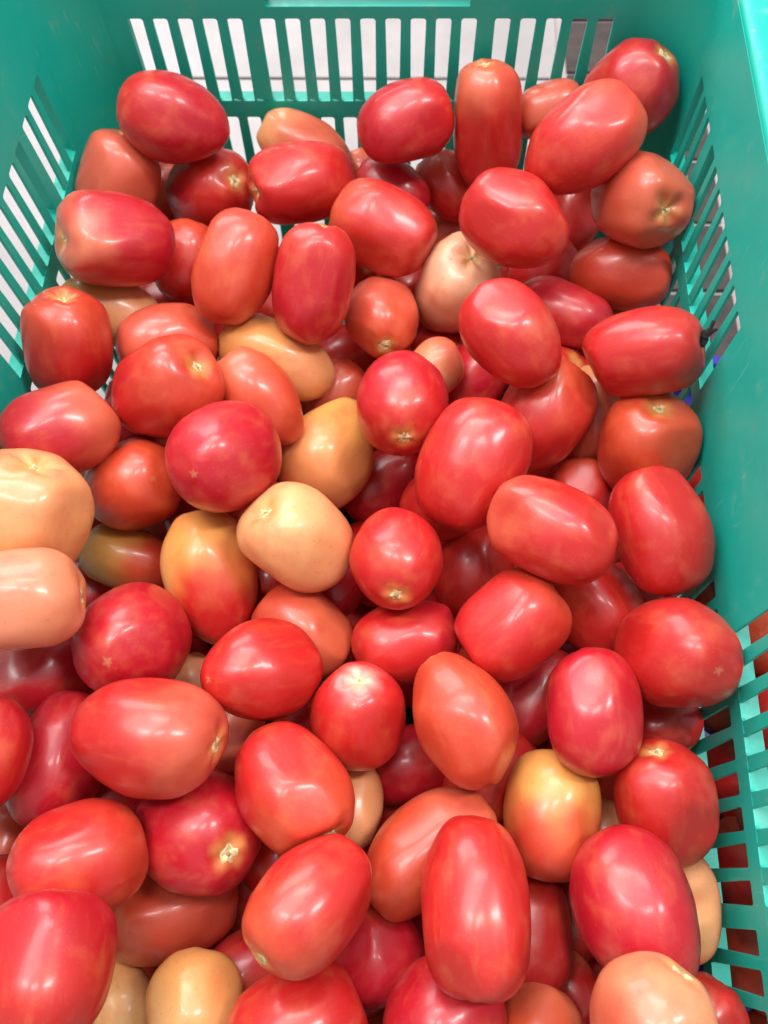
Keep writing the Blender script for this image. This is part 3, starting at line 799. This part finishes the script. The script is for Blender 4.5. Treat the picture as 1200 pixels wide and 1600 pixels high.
DEEP = [
    (0.1396, -0.2654, 0.1416, 0.447, -0.884, -0.138, 0.0289, 0.0231, 'C', 'R', 'r'),
    (-0.051, -0.2657, 0.1537, -0.858, -0.292, -0.424, 0.0284, 0.0223, 'R', 'R', 'r'),
    (0.0124, -0.2669, 0.1459, 0.027, 0.873, -0.486, 0.0322, 0.0236, 'R', 'R', 'r'),
    (0.0813, -0.2685, 0.1417, 0.79, -0.186, 0.585, 0.0325, 0.0246, 'R', 'O', 'r'),
    (-0.1354, -0.2638, 0.1474, -0.915, 0.241, 0.325, 0.0256, 0.0213, 'R', 'R', 'r'),
    (0.1221, 0.1547, 0.0557, 0.113, 0.611, -0.783, 0.0309, 0.0245, 'C', 'R', 'r'),
    (0.0311, -0.063, 0.0826, -0.838, 0.102, 0.536, 0.0304, 0.024, 'R', 'R', 'r'),
    (-0.0687, -0.0837, 0.0772, 0.776, 0.617, 0.131, 0.0303, 0.0217, 'R', 'R', 'r'),
    (-0.0906, 0.0133, 0.094, 0.481, -0.844, -0.237, 0.0301, 0.0237, 'R', 'R', 'r'),
    (-0.1539, -0.2344, 0.0767, 0.51, -0.801, -0.312, 0.0282, 0.0204, 'C', 'O', 'r'),
    (-0.1062, -0.2633, 0.0896, 0.48, 0.166, -0.862, 0.031, 0.0226, 'C', 'R', 'r'),
    (-0.0671, 0.099, 0.0426, -0.987, 0.038, 0.155, 0.0297, 0.0234, 'R', 'R', 'r'),
    (0.156, 0.0548, 0.0625, -0.527, -0.115, 0.842, 0.0283, 0.0212, 'R', 'R', 'r'),
    (-0.1263, 0.0745, 0.0424, -0.698, 0.543, -0.467, 0.0297, 0.0226, 'R', 'R', 'r'),
    (-0.1113, -0.1867, 0.0478, -0.727, 0.635, -0.261, 0.0287, 0.0236, 'R', 'O', 'r'),
    (0.1299, -0.0351, 0.0511, 0.847, 0.253, 0.467, 0.0345, 0.0255, 'R', 'R', 'r'),
    (0.0022, -0.0882, 0.0752, 0.492, 0.442, -0.75, 0.0274, 0.0202, 'C', 'R', 'r'),
    (-0.1333, 0.0332, 0.0483, 0.717, 0.439, 0.541, 0.0268, 0.0219, 'R', 'O', 'r'),
    (0.1378, -0.2311, 0.0437, 0.259, -0.964, 0.067, 0.0278, 0.022, 'R', 'R', 'r'),
    (-0.0264, 0.2124, 0.0707, 0.507, 0.056, 0.86, 0.0302, 0.0224, 'C', 'R', 'r'),
    (0.1018, 0.0929, 0.0645, -0.133, -0.693, 0.708, 0.0277, 0.0218, 'R', 'R', 'r'),
    (0.1551, -0.0952, 0.0514, -0.69, -0.51, -0.514, 0.0265, 0.0206, 'R', 'O', 'r'),
    (0.099, -0.2231, 0.0554, 0.208, 0.973, 0.104, 0.0303, 0.0249, 'R', 'O', 'r'),
    (-0.0334, 0.0124, 0.0544, 0.334, 0.139, -0.932, 0.0295, 0.0225, 'C', 'R', 'r'),
    (-0.0589, 0.1493, 0.0498, 0.696, 0.443, 0.566, 0.0298, 0.0222, 'C', 'R', 'r'),
    (0.1076, -0.1271, 0.0396, 0.348, -0.932, 0.097, 0.0334, 0.0247, 'R', 'R', 'r'),
    (-0.0584, -0.263, 0.0897, -0.221, 0.282, -0.934, 0.0289, 0.0214, 'R', 'R', 'r'),
    (-0.0855, 0.0613, 0.0709, -0.515, 0.253, 0.819, 0.0311, 0.0229, 'C', 'R', 'r'),
    (0.0207, 0.0493, 0.0399, 0.133, 0.497, -0.857, 0.0273, 0.0222, 'R', 'O', 'r'),
    (0.0086, 0.0005, 0.0703, -0.761, 0.621, 0.189, 0.0285, 0.023, 'R', 'R', 'r'),
    (-0.0888, 0.2001, 0.0521, -0.564, -0.361, 0.743, 0.0271, 0.0201, 'R', 'R', 'r'),
    (-0.0723, -0.1387, 0.0601, 0.507, -0.327, 0.797, 0.0306, 0.0225, 'R', 'R', 'r'),
    (-0.0126, -0.2251, 0.045, -0.906, 0.017, 0.423, 0.0296, 0.0236, 'R', 'O', 'r'),
    (0.1576, 0.0348, 0.1049, 0.347, 0.612, -0.711, 0.0283, 0.0219, 'C', 'R', 'r'),
    (-0.1181, -0.2309, 0.0458, 0.557, -0.828, 0.067, 0.0304, 0.0234, 'R', 'O', 'r'),
    (0.0575, -0.0328, 0.0518, -0.474, 0.531, -0.702, 0.0255, 0.0211, 'C', 'R', 'r'),
    (0.1008, 0.0281, 0.0887, 0.455, 0.613, -0.646, 0.0248, 0.0202, 'R', 'O', 'r'),
    (0.0502, 0.1889, 0.0576, 0.235, 0.966, 0.111, 0.0285, 0.0221, 'R', 'R', 'r'),
    (0.0717, 0.0533, 0.0628, 0.861, -0.092, -0.501, 0.0325, 0.0237, 'C', 'O', 'r'),
    (0.1161, 0.2168, 0.0732, 0.6, -0.32, -0.734, 0.0288, 0.0233, 'C', 'R', 'r'),
    (0.035, -0.2257, 0.045, -0.418, 0.389, 0.821, 0.0345, 0.025, 'R', 'O', 'r'),
    (-0.0595, -0.0762, 0.0422, -0.457, -0.63, -0.628, 0.0264, 0.0213, 'C', 'R', 'r'),
    (0.028, -0.1833, 0.0661, 0.042, -0.125, 0.991, 0.028, 0.0201, 'R', 'O', 'r'),
    (0.0598, -0.1107, 0.0376, 0.065, 0.944, -0.324, 0.0298, 0.0226, 'R', 'O', 'r'),
    (-0.0288, 0.0642, 0.0471, 0.485, 0.528, 0.698, 0.0309, 0.0224, 'R', 'O', 'r'),
    (-0.0813, 0.0449, 0.1256, -0.334, -0.503, 0.797, 0.0311, 0.0224, 'C', 'R', 'r'),
    (0.012, -0.2567, 0.082, -0.742, -0.319, 0.59, 0.028, 0.0209, 'R', 'O', 'r'),
    (-0.1541, -0.1844, 0.0407, -0.19, -0.906, 0.378, 0.0274, 0.0217, 'R', 'O', 'r'),
    (0.1513, -0.0691, 0.0916, 0.33, 0.926, 0.183, 0.0301, 0.0249, 'R', 'O', 'r'),
    (-0.1427, -0.0957, 0.072, 0.129, 0.478, -0.869, 0.0264, 0.0201, 'R', 'O', 'r'),
    (0.1042, -0.0745, 0.0458, 0.847, -0.454, -0.276, 0.0278, 0.023, 'C', 'R', 'r'),
    (-0.0846, 0.1145, 0.099, 0.892, 0.115, -0.437, 0.0288, 0.0209, 'R', 'O', 'r'),
    (0.13, -0.1819, 0.0543, -0.845, 0.511, -0.158, 0.0302, 0.0226, 'C', 'R', 'r'),
    (0.1525, 0.1963, 0.0888, 0.556, -0.01, 0.831, 0.0303, 0.0218, 'R', 'O', 'r'),
    (0.0581, -0.2666, 0.0581, -0.494, -0.868, -0.052, 0.026, 0.0209, 'R', 'O', 'r'),
    (0.0198, 0.1009, 0.048, -0.481, 0.618, 0.622, 0.0268, 0.0213, 'R', 'R', 'r'),
    (0.0605, 0.1368, 0.061, -0.693, -0.473, 0.544, 0.0309, 0.0253, 'R', 'R', 'r'),
    (0.1112, -0.2659, 0.07, -0.175, -0.219, -0.96, 0.028, 0.0205, 'R', 'R', 'r'),
    (-0.1092, -0.0429, 0.05, 0.242, -0.629, 0.738, 0.0293, 0.0221, 'R', 'R', 'r'),
    (0.1569, -0.1305, 0.0755, 0.325, 0.136, -0.936, 0.0298, 0.0245, 'C', 'O', 'r'),
    (-0.0739, 0.0008, 0.0475, -0.845, 0.535, -0.006, 0.0275, 0.0207, 'R', 'R', 'r'),
    (-0.1451, -0.1855, 0.0886, 0.959, 0.115, -0.258, 0.027, 0.0219, 'R', 'R', 'r'),
    (-0.0163, -0.0291, 0.0373, -0.918, -0.222, 0.328, 0.0289, 0.0224, 'R', 'R', 'r'),
    (0.1094, 0.1383, 0.1018, -0.43, 0.897, 0.105, 0.0311, 0.0236, 'R', 'R', 'r'),
    (-0.1207, 0.1276, 0.0585, -0.082, 0.972, -0.222, 0.0286, 0.0226, 'R', 'O', 'r'),
    (-0.0784, 0.2056, 0.0894, 0.254, 0.002, 0.967, 0.0242, 0.0201, 'R', 'R', 'r'),
    (-0.1444, -0.1384, 0.0585, -0.276, 0.818, 0.505, 0.0317, 0.0238, 'R', 'R', 'r'),
    (0.1108, -0.1434, 0.0824, 0.697, 0.452, 0.557, 0.0294, 0.0236, 'R', 'O', 'r'),
    (0.0796, 0.0191, 0.0429, -0.424, -0.21, 0.881, 0.0247, 0.0205, 'R', 'R', 'r'),
    (-0.1551, -0.0236, 0.0631, 0.124, 0.733, 0.668, 0.0284, 0.0206, 'R', 'R', 'r'),
    (-0.076, -0.0342, 0.1041, -0.554, -0.789, 0.266, 0.0248, 0.0203, 'R', 'R', 'r'),
    (0.0807, -0.1765, 0.0613, -0.944, -0.072, -0.323, 0.0277, 0.0224, 'R', 'R', 'r'),
    (-0.0644, -0.2207, 0.0555, -0.653, 0.474, -0.591, 0.0326, 0.0245, 'C', 'R', 'r'),
    (-0.129, 0.1839, 0.054, -0.027, 0.23, -0.973, 0.0286, 0.0214, 'R', 'R', 'r'),
    (0.0129, 0.1563, 0.0515, 0.203, -0.276, 0.939, 0.0292, 0.0239, 'R', 'R', 'r'),
    (0.1544, -0.0023, 0.0394, -0.661, 0.164, 0.732, 0.0259, 0.0207, 'C', 'R', 'r'),
    (0.0794, -0.1042, 0.0782, 0.709, -0.572, 0.413, 0.0308, 0.0221, 'R', 'R', 'r'),
    (0.0396, -0.1412, 0.0773, 0.939, 0.339, 0.049, 0.0272, 0.0215, 'R', 'R', 'r'),
    (0.1269, 0.0017, 0.0951, -0.45, 0.123, -0.885, 0.03, 0.0217, 'C', 'O', 'r'),
    (-0.0312, -0.1397, 0.0434, -0.769, -0.044, 0.637, 0.0291, 0.023, 'R', 'R', 'r'),
    (-0.1518, 0.1512, 0.0726, -0.246, 0.953, -0.178, 0.0265, 0.0201, 'R', 'R', 'r'),
    (-0.1507, 0.0291, 0.1002, 0.401, 0.582, -0.708, 0.0301, 0.0225, 'R', 'R', 'r'),
    (-0.0502, 0.0038, 0.1264, -0.363, 0.488, -0.794, 0.0295, 0.0234, 'R', 'O', 'r'),
    (-0.0289, -0.0338, 0.0872, -0.013, -0.027, -1.0, 0.0254, 0.0202, 'R', 'O', 'r'),
    (-0.0074, -0.1576, 0.0798, 0.451, -0.884, 0.122, 0.0283, 0.0214, 'C', 'R', 'r'),
    (-0.0464, -0.2616, 0.0407, -0.455, -0.126, -0.881, 0.0311, 0.0237, 'R', 'R', 'r'),
    (-0.1223, -0.0633, 0.0873, 0.797, -0.431, -0.424, 0.0281, 0.0224, 'R', 'R', 'r'),
    (0.1163, -0.1901, 0.0881, 0.539, 0.79, 0.293, 0.027, 0.0204, 'C', 'R', 'r'),
    (0.0785, -0.2667, 0.097, 0.89, 0.426, 0.16, 0.0266, 0.0212, 'R', 'R', 'r'),
    (0.1578, 0.1756, 0.0469, -0.117, -0.463, -0.879, 0.0294, 0.0223, 'R', 'R', 'r'),
    (0.122, 0.0631, 0.0859, -0.191, -0.009, -0.982, 0.0285, 0.0214, 'R', 'R', 'r'),
    (0.0497, -0.2372, 0.1131, -0.075, 0.835, 0.545, 0.0272, 0.0201, 'R', 'R', 'r'),
    (-0.1216, 0.2233, 0.0847, 0.062, -0.976, -0.211, 0.0287, 0.021, 'C', 'R', 'r'),
    (-0.0188, 0.198, 0.115, 0.692, -0.515, 0.505, 0.0271, 0.021, 'R', 'R', 'r'),
    (0.1421, 0.0938, 0.0881, -0.153, 0.223, -0.963, 0.0302, 0.022, 'R', 'O', 'r'),
    (0.0154, -0.0556, 0.0424, 0.83, 0.005, -0.557, 0.0302, 0.0243, 'R', 'R', 'r'),
    (-0.0459, -0.1821, 0.0746, -0.455, 0.573, 0.682, 0.0289, 0.0238, 'C', 'O', 'r'),
    (-0.155, 0.2217, 0.053, -0.476, -0.263, 0.839, 0.0249, 0.02, 'R', 'R', 'r'),
    (-0.1512, 0.2023, 0.0947, 0.394, -0.376, 0.839, 0.029, 0.0208, 'R', 'R', 'r'),
    (-0.0016, -0.2687, 0.039, -0.635, -0.743, 0.213, 0.0345, 0.0248, 'C', 'R', 'r'),
    (-0.1427, -0.1043, 0.1134, 0.786, 0.33, -0.523, 0.025, 0.0206, 'R', 'R', 'r'),
    (-0.1512, 0.1022, 0.0807, 0.402, -0.264, 0.877, 0.0291, 0.0229, 'C', 'O', 'r'),
    (0.0105, 0.2129, 0.0423, -0.424, 0.121, 0.898, 0.0289, 0.0226, 'R', 'R', 'r'),
    (0.0608, 0.1774, 0.0978, 0.658, -0.405, 0.635, 0.0247, 0.0203, 'R', 'R', 'r'),
    (-0.0274, -0.1631, 0.1092, -0.269, -0.938, 0.217, 0.0251, 0.0203, 'R', 'R', 'r'),
    (-0.1464, -0.2327, 0.1163, 0.518, 0.245, -0.819, 0.0284, 0.0237, 'R', 'O', 'r'),
    (0.0583, 0.0916, 0.0795, 0.775, -0.562, 0.288, 0.0252, 0.0202, 'C', 'O', 'r'),
    (0.014, -0.2109, 0.0962, -0.345, -0.939, -0.009, 0.027, 0.0214, 'R', 'O', 'r'),
    (0.0753, -0.1276, 0.1173, 0.609, 0.786, 0.104, 0.0265, 0.0218, 'R', 'R', 'r'),
    (-0.1077, -0.0913, 0.0516, 0.041, -0.041, 0.998, 0.0299, 0.0225, 'C', 'R', 'r'),
    (0.0162, 0.1895, 0.1011, -0.796, 0.586, -0.154, 0.0256, 0.0204, 'R', 'R', 'r'),
    (0.0741, -0.2154, 0.0904, 0.134, 0.944, 0.302, 0.0269, 0.0209, 'R', 'O', 'r'),
    (0.1606, -0.2406, 0.0943, 0.167, -0.68, -0.714, 0.0267, 0.0217, 'R', 'R', 'r'),
    (-0.0224, -0.0964, 0.0404, 0.701, 0.134, -0.701, 0.0336, 0.0241, 'R', 'R', 'r'),
    (0.0809, 0.2189, 0.0487, -0.479, 0.127, 0.868, 0.0275, 0.0224, 'R', 'R', 'r'),
    (0.1382, 0.031, 0.0387, 0.614, -0.284, -0.737, 0.0257, 0.0211, 'R', 'R', 'r'),
    (-0.1038, -0.1614, 0.0891, 0.932, 0.191, 0.309, 0.0271, 0.0203, 'R', 'R', 'r'),
    (0.1445, 0.1062, 0.0397, 0.249, -0.825, 0.507, 0.0268, 0.021, 'R', 'O', 'r'),
    (0.1572, -0.1794, 0.1009, -0.765, 0.627, 0.146, 0.0269, 0.0207, 'R', 'R', 'r'),
    (0.1193, -0.0405, 0.0913, 0.657, 0.753, -0.041, 0.0269, 0.0201, 'R', 'R', 'r'),
    (0.0803, -0.0691, 0.0928, 0.611, 0.026, -0.791, 0.0256, 0.0203, 'R', 'O', 'r'),
    (0.0458, -0.1803, 0.1077, 0.14, 0.588, 0.797, 0.0243, 0.02, 'R', 'R', 'r'),
    (-0.0923, 0.1494, 0.0735, 0.483, -0.876, -0.014, 0.0303, 0.0229, 'R', 'R', 'r'),
    (-0.1061, -0.1954, 0.0886, 0.137, -0.284, 0.949, 0.0247, 0.0204, 'R', 'R', 'r'),
    (-0.0493, 0.0652, 0.09, -0.714, 0.629, -0.306, 0.0263, 0.0203, 'R', 'R', 'r'),
    (-0.0585, 0.2203, 0.0376, 0.216, -0.728, -0.65, 0.0258, 0.0202, 'R', 'O', 'r'),
    (0.0175, -0.1146, 0.043, 0.053, 0.993, -0.107, 0.0312, 0.0226, 'R', 'R', 'r'),
    (-0.0152, -0.2662, 0.1142, -0.66, -0.041, -0.75, 0.0252, 0.0207, 'R', 'R', 'r'),
    (0.121, -0.101, 0.0861, -0.18, 0.634, -0.752, 0.0264, 0.0214, 'R', 'R', 'r'),
    (0.1122, 0.0958, 0.1257, 0.475, 0.271, 0.837, 0.0254, 0.0205, 'R', 'O', 'r'),
    (0.0681, 0.0927, 0.0399, -0.722, -0.692, -0.002, 0.0288, 0.0212, 'R', 'R', 'r'),
    (0.0903, -0.0175, 0.0727, -0.02, 0.565, 0.825, 0.0263, 0.0208, 'R', 'O', 'r'),
    (0.059, 0.0593, 0.1047, -0.598, -0.753, -0.275, 0.027, 0.0205, 'C', 'R', 'r'),
    (-0.1129, -0.0262, 0.0867, -0.585, 0.512, -0.629, 0.0264, 0.0212, 'C', 'R', 'r'),
    (0.1486, 0.2184, 0.0395, 0.372, -0.915, 0.155, 0.0268, 0.0223, 'C', 'R', 'r'),
    (-0.0188, 0.1242, 0.0488, -0.016, 0.918, -0.396, 0.0302, 0.0242, 'R', 'R', 'r'),
    (-0.0491, 0.1776, 0.081, -0.063, -0.269, 0.961, 0.0251, 0.0207, 'C', 'R', 'r'),
    (0.0891, 0.1824, 0.039, -0.654, -0.615, -0.441, 0.0263, 0.0204, 'R', 'O', 'r'),
    (-0.1395, -0.0628, 0.0422, -0.659, -0.023, 0.752, 0.0254, 0.0208, 'C', 'R', 'r'),
    (-0.1091, -0.1257, 0.0835, -0.339, 0.28, -0.898, 0.0281, 0.0213, 'R', 'O', 'r'),
    (0.0516, 0.0133, 0.07, 0.058, 0.979, 0.194, 0.0255, 0.0206, 'C', 'R', 'r'),
    (-0.0052, -0.1766, 0.0387, 0.665, -0.739, 0.111, 0.0267, 0.0215, 'R', 'R', 'r'),
    (-0.0676, -0.1467, 0.1097, 0.544, -0.833, -0.096, 0.026, 0.0204, 'R', 'R', 'r'),
    (0.1574, 0.1293, 0.0825, 0.759, -0.625, 0.182, 0.0261, 0.0209, 'R', 'R', 'r'),
    (-0.1499, 0.0656, 0.0813, 0.616, 0.31, 0.724, 0.0254, 0.02, 'R', 'R', 'r'),
    (0.1117, 0.0005, 0.0462, -0.643, -0.421, -0.64, 0.0272, 0.0205, 'R', 'R', 'r'),
    (-0.0144, -0.1089, 0.113, -0.579, -0.261, -0.772, 0.0274, 0.0213, 'R', 'R', 'r'),
    (-0.0727, -0.0338, 0.0677, 0.704, -0.703, 0.1, 0.0276, 0.0226, 'R', 'R', 'r'),
    (0.1569, -0.0254, 0.1031, 0.986, -0.123, 0.117, 0.0242, 0.0201, 'C', 'R', 'r'),
    (-0.1164, 0.0832, 0.0975, 0.12, 0.729, 0.674, 0.0261, 0.0206, 'R', 'O', 'r'),
    (0.0369, -0.1515, 0.0386, -0.413, 0.312, -0.856, 0.0276, 0.0203, 'R', 'R', 'r'),
]
STALK = (.1762, .0770, .2062)
for i, t in enumerate(HEAP):
    add_tomato(*t[:11], t[11], 'tomatoes heaped in the green crate', random.Random(100 + i))
for i, t in enumerate(DEEP):
    add_tomato(*t[:11], 'red tomato buried under the top layer of the heap in the green crate',
               'tomatoes buried deep in the green crate', random.Random(900 + i), scar=False, low=True)

# ------------------------------------------------------------------ the blue tray next door and its tomatoes
tray = empty('plastic_tray', (.378, -.124, 0))
thing(tray, 'blue plastic tray of tomatoes standing against the right wall of the green crate', 'tray')
TX, TY, TZ, TT = .184, .296, .044, .003


def tbox(bm, x0, x1, y0, y1, z0, z1):
    hexa(bm, [(x0, y0, z0), (x1, y0, z0), (x1, y1, z0), (x0, y1, z0), (x0, y0, z1), (x1, y0, z1), (x1, y1, z1), (x0, y1, z1)])


for sg in (-1, 1):
    bm = bmesh.new()
    tbox(bm, sg * TX - (TT if sg > 0 else 0), sg * TX + (0 if sg > 0 else TT), -TY, TY, .004, TZ - .0002)
    link('side_wall', finish(bm, 'tray_side'), BLUE, tray)
    bm = bmesh.new()
    tbox(bm, -TX + TT, TX - TT, sg * TY - (TT if sg > 0 else 0), sg * TY + (0 if sg > 0 else TT), .004, TZ - .0002)
    link('end_wall', finish(bm, 'tray_end'), BLUE, tray)
bm = bmesh.new()
tbox(bm, -TX + TT, TX - TT, -TY + TT, TY - TT, .004, .008)
link('base', finish(bm, 'tray_base'), BLUE, tray)
bm = bmesh.new()
for sg in (-1, 1):
    tbox(bm, sg * (TX - .003) - .004, sg * (TX - .003) + .004, -TY - .001, TY + .001, TZ, TZ + .004)
    tbox(bm, -TX + .0075, TX - .0075, sg * (TY - .003) - .004, sg * (TY - .003) + .004, TZ, TZ + .004)
link('rim', finish(bm, 'tray_rim', .001), BLUE, tray)

rnd = random.Random(77)
put = []
LAB = 'ripe tomato in the blue tray, seen only through the slots of the green crate'
for k in range(10):                      # those pressed along the near side of the tray, in two courses
    for c in range(2):
        b = rnd.uniform(.0225, .0245)
        p = (-.158 + .006 * c + rnd.uniform(-.001, .002), -.268 + k * .046 + .022 * c, .066 + .040 * c)
        if p[1] > .16:
            continue
        put.append((*p, b))
        v = Vector((rnd.gauss(0, .3), rnd.gauss(0, 1), rnd.gauss(0, .5))).normalized()
        add_tomato(p[0] + .378, p[1] - .124, p[2], *v, b * rnd.uniform(1.05, 1.15), b, rnd.choice('RSOSO'), rnd.choice('ROR'), 'r',
                   LAB, 'tomatoes in the blue tray', rnd, scar=False, low=True)
for layer, (z, n) in enumerate(((.034, 5000), (.072, 6000), (.108, 6000))):
    for _ in range(n):
        b = rnd.uniform(.021, .025)
        a = b * rnd.uniform(1.2, 1.4)
        x, y = rnd.uniform(-.157, .09), rnd.uniform(-.25, (.262, .15, .12)[layer])
        zc = z + rnd.uniform(-.006, .006)
        ok = all((x - p[0]) ** 2 + (y - p[1]) ** 2 + (zc - p[2]) ** 2 > ((b + p[3]) * 1.0) ** 2 for p in put)
        if ok:
            put.append((x, y, zc, b))
            v = Vector((rnd.gauss(0, 1), rnd.gauss(0, 1), rnd.gauss(0, .35))).normalized()
            add_tomato(x + .378, y - .124, zc, *v, a, b, rnd.choice('RSOSO'), rnd.choice('ROR'), 'r',
                       LAB, 'tomatoes in the blue tray', rnd, scar=False, low=True)

# a scrap of dried stalk caught in a slot of the right wall
bm = bmesh.new()
rnd = random.Random(3)
P0 = Vector(STALK)
dirs = [Vector((.45, .80, .40)), Vector((.1, .9, .1)), Vector((.9, .3, .3))]
for k, (t0, L, r) in enumerate(((0, .013, .0022), (.003, .006, .0022), (.006, .005, .0016))):
    d = dirs[k].normalized()
    base = P0 + dirs[0].normalized() * (t0 - .005)
    s1 = d.orthogonal().normalized()
    s2 = d.cross(s1)
    prev = None
    for i in range(5):
        c = base + d * L * i / 4 + Vector((rnd.uniform(-1, 1), rnd.uniform(-1, 1), rnd.uniform(-1, 1))) * .0005
        rr = r * (1 - .6 * i / 4) * rnd.uniform(.8, 1.3)
        ring = [bm.verts.new(c + (s1 * math.cos(q * 1.047) + s2 * math.sin(q * 1.047)) * rr) for q in range(6)]
        if prev:
            for q in range(6):
                bm.faces.new((prev[q], prev[(q + 1) % 6], ring[(q + 1) % 6], ring[q]))
        else:
            bm.faces.new(ring[::-1])
        prev = ring
    bm.faces.new(prev)
stalk = link('dried_stalk', finish(bm, 'stalk'), DARK)
thing(stalk, 'tiny black scrap of dried stalk caught in a slot beside the blocky red tomato', 'stalk')
